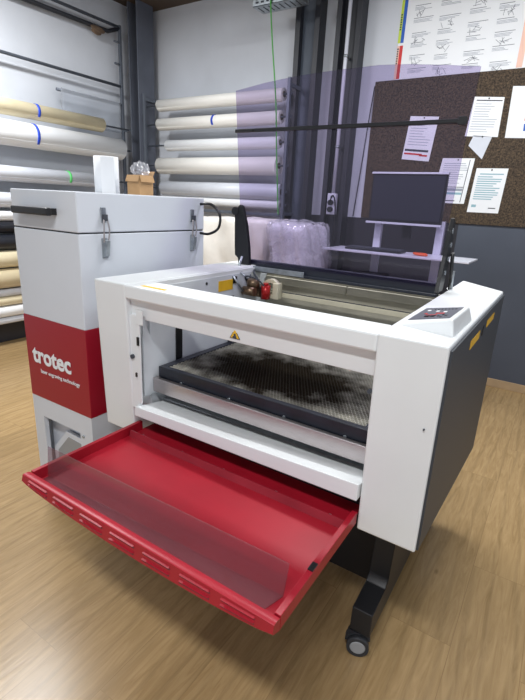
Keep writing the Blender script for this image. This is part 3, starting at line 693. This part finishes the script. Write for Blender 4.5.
bm = NB(); hexa(bm, [(fx0+.02,-.032,.566),(fx1-.02,-.032,.566),(fx1-.02,-.010,.566),(fx0+.02,-.010,.566)], [(fx0+.02,-.026,.590),(fx1-.02,-.026,.590),(fx1-.02,-.022,.590),(fx0+.02,-.022,.590)]); obj('hinge_strip', bm, mat('worn_red_strip', (150,44,56), .3, noise=.2), fo)
for x in (fx0+.06, .42, .60, .80, fx1-.07):
    bm = NB(); tube(bm, [(x,-.005,.566), (x,-.005,.574)], .006, 10); obj('hinge_screw', bm, M['zinc'], fo)
bm = NB(); box(bm, .165,1.049,.10,.135,.5665,.636); obj('hinge_cover', bm, M['black'], mac)
# smoked acrylic angle lying on the flap
bm = NB(); yl, yr = -.358, -.322
hexa(bm, [(.192,yl,.5675),(1.014,yr,.5675),(1.014,yr+.004,.5675),(.192,yl+.004,.5675)], [(.192,yl+.010,.668),(1.018,yr+.010,.652),(1.018,yr+.014,.652),(.192,yl+.014,.668)], bev=.001)
hexa(bm, [(.195,-.390,.5665),(.995,-.385,.5665),(1.014,yr,.5665),(.192,yl,.5665)], [(.195,-.390,.5695),(.995,-.385,.5695),(1.014,yr,.5695),(.192,yl,.5695)])
tag(obj('acrylic_strip', bm, M['smoke']), 'bent strip of smoked acrylic lying on the red front flap', 'acrylic strip')

# ------------------------------------------------------------------ behind the machine: wrapped goods
def bag(cx, cy, sx, sy, z1, m, name, label, cat, seed, under=None):
    rnd = random.Random(seed); bm = NB(); bmesh.ops.create_cube(bm, size=2)
    bmesh.ops.subdivide_edges(bm, edges=bm.edges[:], cuts=22, use_grid_fill=True)
    ph = [rnd.uniform(0, 6) for _ in range(9)]
    for v in bm.verts:
        p = v.co.copy(); m6 = (abs(p.x)**14+abs(p.y)**14+abs(p.z)**14)**(1/14)
        p = p/max(m6, .001)*.98
        w = .05*math.sin(p.z*5+ph[0]+p.x*2)+.04*math.sin(p.x*8+ph[1]+p.z*4)+.03*math.cos(p.y*9+p.z*11+ph[2])+.012*math.sin(p.z*17+p.x*13+ph[3])+.006*math.sin(p.x*31+p.z*23+ph[4])
        v.co = Vector((cx+sx/2*p.x*(1+w), cy+sy/2*p.y*(1+w), z1/2*(1+min(p.z, 1))*(1+w*.12)))
    zm = min(v.co.z for v in bm.verts)
    for v in bm.verts: v.co.z = max(0.001, v.co.z-zm)
    return bm
bm = bag(-.98, 2.25, .80, .5, 1.30, 0, '', '', '', 3)
tag(obj('wrapped_package', bm, mat('cream_wrap', (220,216,208), .4, noise=.12, scale=6, bump=.3, bscale=9), smooth=True), 'tall cream wrapped package beside the extraction cabinet', 'package')
t = thing('wrapped_package', 'tall package in crinkled clear bubble wrap behind the tinted lid', 'package', (-.345, 2.15, 0))
bm = bag(-.345, 2.15, .30, .42, 1.29, 0, '', '', '', 5); obj('contents', bm, mat('pale_grey_goods', (214,212,216), .35, noise=.1, scale=7, bump=.5, bscale=10), t, smooth=True)
bm = bag(-.345, 2.15, .34, .46, 1.31, 0, '', '', '', 5); obj('wrap', bm, M['plastic'], t, smooth=True)

# ------------------------------------------------------------------ computer workstation
ws = thing('computer_stand', 'light grey computer stand with two shelves by the cork board', 'desk', (.33, 2.5, 0))
for x in (.10, .565):
    bm = NB(); box(bm, x, x+.055, 2.54, 2.58, .04, 1.34, bev=.003); obj('post', bm, M['silver'], ws)
    bm = NB(); box(bm, x-.005, x+.06, 2.20, 2.85, .0, .04, bev=.004); obj('foot', bm, M['silver'], ws)
bm = NB(); box(bm, -.165, .88, 2.20, 2.54, 1.092, 1.104, bev=.002); obj('shelf', bm, M['silver'], ws)
bm = NB(); box(bm, -.10, .66, 2.24, 2.54, .845, .86, bev=.002); obj('shelf', bm, M['silver'], ws)
bm = NB(); box(bm, .10, .62, 2.58, 2.60, .5, .6); obj('cross_bar', bm, M['silver'], ws)
mo = thing('computer_monitor', 'flat black computer monitor with a silver edge on the computer stand', 'monitor', (.33, 2.5, 1.30))
bm = NB(); box(bm, .060,.602,2.490,2.525,1.315,1.655,bev=.004); obj('housing', bm, M['blackplastic'], mo)
bm = NB(); box(bm, .072,.590,2.484,2.4895,1.335,1.645); obj('screen', bm, M['screen'], mo)
bm = NB(); box(bm, .055,.607,2.478,2.526,1.655,1.668,bev=.002); box(bm, .045,.607,2.478,2.526,1.300,1.315,bev=.002); obj('silver_trim', bm, M['silver'], mo)
bm = NB(); box(bm, .27,.40,2.525,2.60,1.40,1.52,bev=.004); box(bm, .30,.37,2.60,2.61,1.2,1.45); obj('bracket', bm, M['blackplastic'], mo)
kb = thing('keyboard', 'black keyboard on the upper shelf of the computer stand', 'keyboard', (.18, 2.38, 1.104))
bm = NB(); box(bm, -.03,.40,2.30,2.44,1.1045,1.120,bev=.004); obj('case', bm, M['blackplastic'], kb)
bm = NB()
for r_ in range(5):
    for c_ in range(18):
        x = -.02+c_*.023; y = 2.312+r_*.0245; box(bm, x, x+.019, y, y+.020, 1.120, 1.127)
obj('keycaps', bm, M['ink'], kb)
bm = NB(); tube(bm, bez([(.50,2.34,1.112), (.53,2.31,1.114), (.56,2.34,1.118), (.58,2.31,1.112), (.52,2.30,1.114), (.49,2.325,1.118), (.55,2.36,1.116)]), .007, 8)
tag(obj('orange_cable', bm, M['orange']), 'small coil of orange cable on the right of the upper shelf', 'cable')
bm = NB(); box(bm, .0,.28,2.28,2.50,.8605,.93,bev=.006); box(bm, .02,.26,2.277,2.28,.88,.89)
tag(obj('external_drive_box', bm, M['blackplastic']), 'low black box on the lower shelf of the computer stand', 'box')
bm = NB(); box(bm, .20,.52,2.62,3.0,.0,.80,bev=.008)
box(bm, .22,.50,2.615,2.62,.6,.62); tag(obj('dark_pedestal', bm, M['black']), 'black pedestal cupboard behind the computer stand', 'cupboard')

# ------------------------------------------------------------------ cork board, poster, papers
yc = YB-.012
cb = thing('cork_board', 'large dark cork pin board on the back wall', 'pin board', (.9, YB, 1.32))
bm = NB(); box(bm, -.255, 2.4, YB-.026, YB-.001, 1.323, 2.43, bev=.002); obj('cork_panel', bm, M['cork'], cb)
YP = YB-.0262
def sheet(name, corners, label, cat, m=None, th=.0012, lines=(), group=None, pin=True):
    """corners bottom-left, bottom-right, top-right, top-left as (x,z)"""
    t = thing(name, label, cat, (corners[0][0], YP, corners[0][1]), group)
    bm = NB(); prism(bm, corners, 'y', YP-th, YP); obj('page', bm, m or M['paper'], t)
    a, b, c2, d = [Vector((p[0], 0, p[1])) for p in corners]
    def P(u, v): return (a*(1-u)+b*u)*(1-v)+(d*(1-u)+c2*u)*v
    by = {}
    for (u0, u1, v0, v1, mk) in lines: by.setdefault(mk, []).append((u0, u1, v0, v1))
    for mk, L in by.items():
        bm = NB()
        for u0, u1, v0, v1 in L:
            q = [P(u0,v0), P(u1,v0), P(u1,v1), P(u0,v1)]
            prism(bm, [(k.x, k.z) for k in q], 'y', YP-th-.0008, YP-th)
        obj('print', bm, M[mk], t)
    if pin:
        p = P(.5, .965); bm = NB(); tube(bm, [(p.x,YP-th,p.z), (p.x,YP-th-.008,p.z)], [.006,.004], 12); obj('pin', bm, M['blackplastic'], t)
    return t
rnd = random.Random(4)
def textlines(n, v0=.1, v1=.9, mk='lightink', u0=.1, u1=.9, h=.012):
    out = []
    for i in range(n):
        v = v1-(v1-v0)*i/max(1, n-1); out.append((u0, u0+(u1-u0)*rnd.uniform(.55, 1), v, v+h, mk))
    return out
sheet('pinned_paper', [(.055,1.82),(.285,1.80),(.315,2.135),(.085,2.150)], 'white sheet with a red and black heading at its foot, pinned behind the lid', 'paper',
      lines=textlines(9, .35, .85)+[(.05,.9,.20,.25,'ink'), (.05,.7,.12,.16,'redprint'), (.6,.9,.10,.14,'redprint')])
sheet('pinned_paper', [(.535,1.985),(.775,1.972),(.772,2.245),(.560,2.262)], 'white typed letter pinned upper right of the lid, above the torn scrap', 'paper',
      lines=textlines(12, .12, .82)+[(.1,.95,.90,.925,'ink')])
sheet('torn_scrap', [(.575,1.915),(.690,1.815),(.735,1.975),(.600,1.988)], 'small crumpled white scrap pinned below the typed letter', 'paper', M['paper_grey'], pin=True)
sheet('pinned_paper', [(.355,1.480),(.615,1.478),(.640,1.822),(.395,1.825)], 'white form with blue-grey table print pinned right of the monitor', 'paper',
      lines=textlines(10, .45, .88)+[(.04,.85,.28,.34,'lightink'), (.04,.85,.20,.25,'teal'), (.04,.85,.36,.375,'ink'), (.86,.88,.03,.97,'ink'), (.3,.7,.05,.07,'ink')])
sheet('pinned_paper', [(.648,1.417),(.880,1.417),(.893,1.748),(.665,1.750)], 'laminated white notice with teal lines, lowest on the cork board', 'paper',
      lines=textlines(11, .30, .80, 'teal', h=.022)+[(.15,.9,.86,.885,'teal'), (.65,.88,.10,.12,'ink'), (.1,.25,.12,.18,'teal')])
sheet('pinned_flyer', [(.825,1.965),(1.06,1.955),(1.03,2.30),(.815,2.315)], 'glossy colourful flyer at the right edge of the cork board', 'flyer',
      lines=[(.50,.95,.70,.80,'lime'), (.50,.95,.56,.66,'yellow'), (.50,.75,.34,.48,'redprint'), (.50,.9,.14,.28,'blueprint'), (.78,.95,.36,.5,'orange')])
# wall chart above the board
ch = thing('wall_chart', 'large white wall chart with small drawings above the cork board', 'poster', (.4, YB, 2.43))
px0, px1, pz0, pz1 = -.045, .80, 2.432, 3.02
bm = NB(); prism(bm, [(-.095,pz0),(.865,pz0),(.845,pz1),(-.115,pz1)], 'y', YB-.003, YB); pg = bm
def stripe(name, m, x0, x1, z0, z1):
    bm = NB(); box(bm, x0, x1, YB-.0042, YB-.003, z0, z1); obj(name, bm, M[m], ch)
stripe('lime_stripe', 'lime', -.110, -.088, 2.70, 3.0); stripe('blue_stripe', 'blueprint', -.088, -.062, 2.70, 3.0)
stripe('red_stripe', 'redprint', -.088, -.062, 2.44, 2.68); stripe('pink_stripe', 'peach', -.108, -.088, 2.44, 2.68); stripe('peach_stripe', 'peach', .805, .845, 2.44, 3.01)
for z in (2.84, 2.60):   # the dark lettering on the stripes is too small to read
    for k in range(7): box(pg, -.106, -.094, YB-.0056, YB-.0043, z-.05+k*.017, z-.05+k*.017+.011, mi=1)
for ci, xx in enumerate((.0, .20, .42, .62)):
    for ri in range(6):
        zz = 2.94-ri*.088+rnd.uniform(-.01,.01)
        box(pg, xx, xx+rnd.uniform(.09,.16), YB-.0042, YB-.003, zz, zz+.0035, mi=2)
        for k in range(3): box(pg, xx, xx+rnd.uniform(.05,.15), YB-.0042, YB-.003, zz-.012-.008*k, zz-.0095-.008*k, mi=3)
        if (ci+ri) % 2 == 0:
            for k in range(7):
                cxx = xx+.05+rnd.uniform(-.03,.05); czz = zz-.05+rnd.uniform(-.015,.015); an = rnd.uniform(0,PI); L_ = rnd.uniform(.01,.03)
                dx, dz = math.cos(an)*L_, math.sin(an)*L_; nx2, nz2 = -math.sin(an)*.0013, math.cos(an)*.0013
                prism(pg, [(cxx-dx+nx2,czz-dz+nz2),(cxx-dx-nx2,czz-dz-nz2),(cxx+dx-nx2,czz+dz-nz2),(cxx+dx+nx2,czz+dz+nz2)], 'y', YB-.0042, YB-.003, 2)
obj('page', pg, [M['paper'], M['ink'], mat('faded_ink', (120,124,132), .8), M['lightink']], ch)

# ------------------------------------------------------------------ light
def tube_light(x, y, z, lx, ly, power, label):
    t = thing('ceiling_light', label, 'ceiling light', (x, y, z), 'fluorescent ceiling lights')
    bm = NB(); box(bm, x-lx/2-.03, x+lx/2+.03, y-ly/2-.03, y+ly/2+.03, z+.02, z+.07, bev=.004); obj('housing', bm, M['paper'], t)
    bm = NB(); box(bm, x-lx/2, x+lx/2, y-ly/2, y+ly/2, z+.012, z+.02); obj('diffuser', bm, mat('lit_diffuser', (255,255,255), .5, emit=(250,252,255,3.0)), t)
    l = bpy.data.lights.new('lamp', 'AREA'); l.shape = 'RECTANGLE'; l.size = lx; l.size_y = ly; l.energy = power; l.color = (.97,.985,1)
    o = bpy.data.objects.new('lamp', l); COL.objects.link(o); o.parent = t; o.location = (0,0,.005)
    return t
tube_light(-1.9, .5, 3.24, .25, 1.4, 74, 'fluorescent ceiling light over the left rack side')
tube_light(1.3, -1.75, 3.24, 1.3, .25, 58, 'fluorescent ceiling light behind the viewer')
tube_light(.8, 1.5, 3.24, 1.3, .25, 50, 'fluorescent ceiling light over the computer stand')
wd = bpy.data.worlds.new('hall'); SC.world = wd; wd.use_nodes = True
bgn = wd.node_tree.nodes['Background']; bgn.inputs[0].default_value = (.86,.91,1,1); bgn.inputs[1].default_value = .55

# ------------------------------------------------------------------ camera
yaw, pitch, rollr, f = .5619, -.3091, .0514, 458.4418
F = Vector((-math.sin(yaw)*math.cos(pitch), math.cos(yaw)*math.cos(pitch), math.sin(pitch)))
R = Vector((math.cos(yaw), math.sin(yaw), 0)); U = R.cross(F)
R2 = R*math.cos(rollr)+U*math.sin(rollr); U2 = -R*math.sin(rollr)+U*math.cos(rollr)
cd = bpy.data.cameras.new('camera'); cam = bpy.data.objects.new('camera', cd); COL.objects.link(cam)
cam.matrix_world = Matrix(((R2.x,U2.x,-F.x,1.3828),(R2.y,U2.y,-F.y,-1.0459),(R2.z,U2.z,-F.z,1.4019),(0,0,0,1)))
cd.sensor_fit = 'VERTICAL'; cd.sensor_height = 24; cd.lens = 24*f/700; cd.clip_start = .02
SC.camera = cam
for o in bpy.data.objects:
    for k in ('wx', 'wy', 'wz'):
        if k in o: del o[k]
SC.view_settings.view_transform = 'Standard'; SC.view_settings.look = 'None'; SC.view_settings.gamma = 1
SC.view_settings.exposure = 0.40; SC.view_settings.use_curve_mapping = False
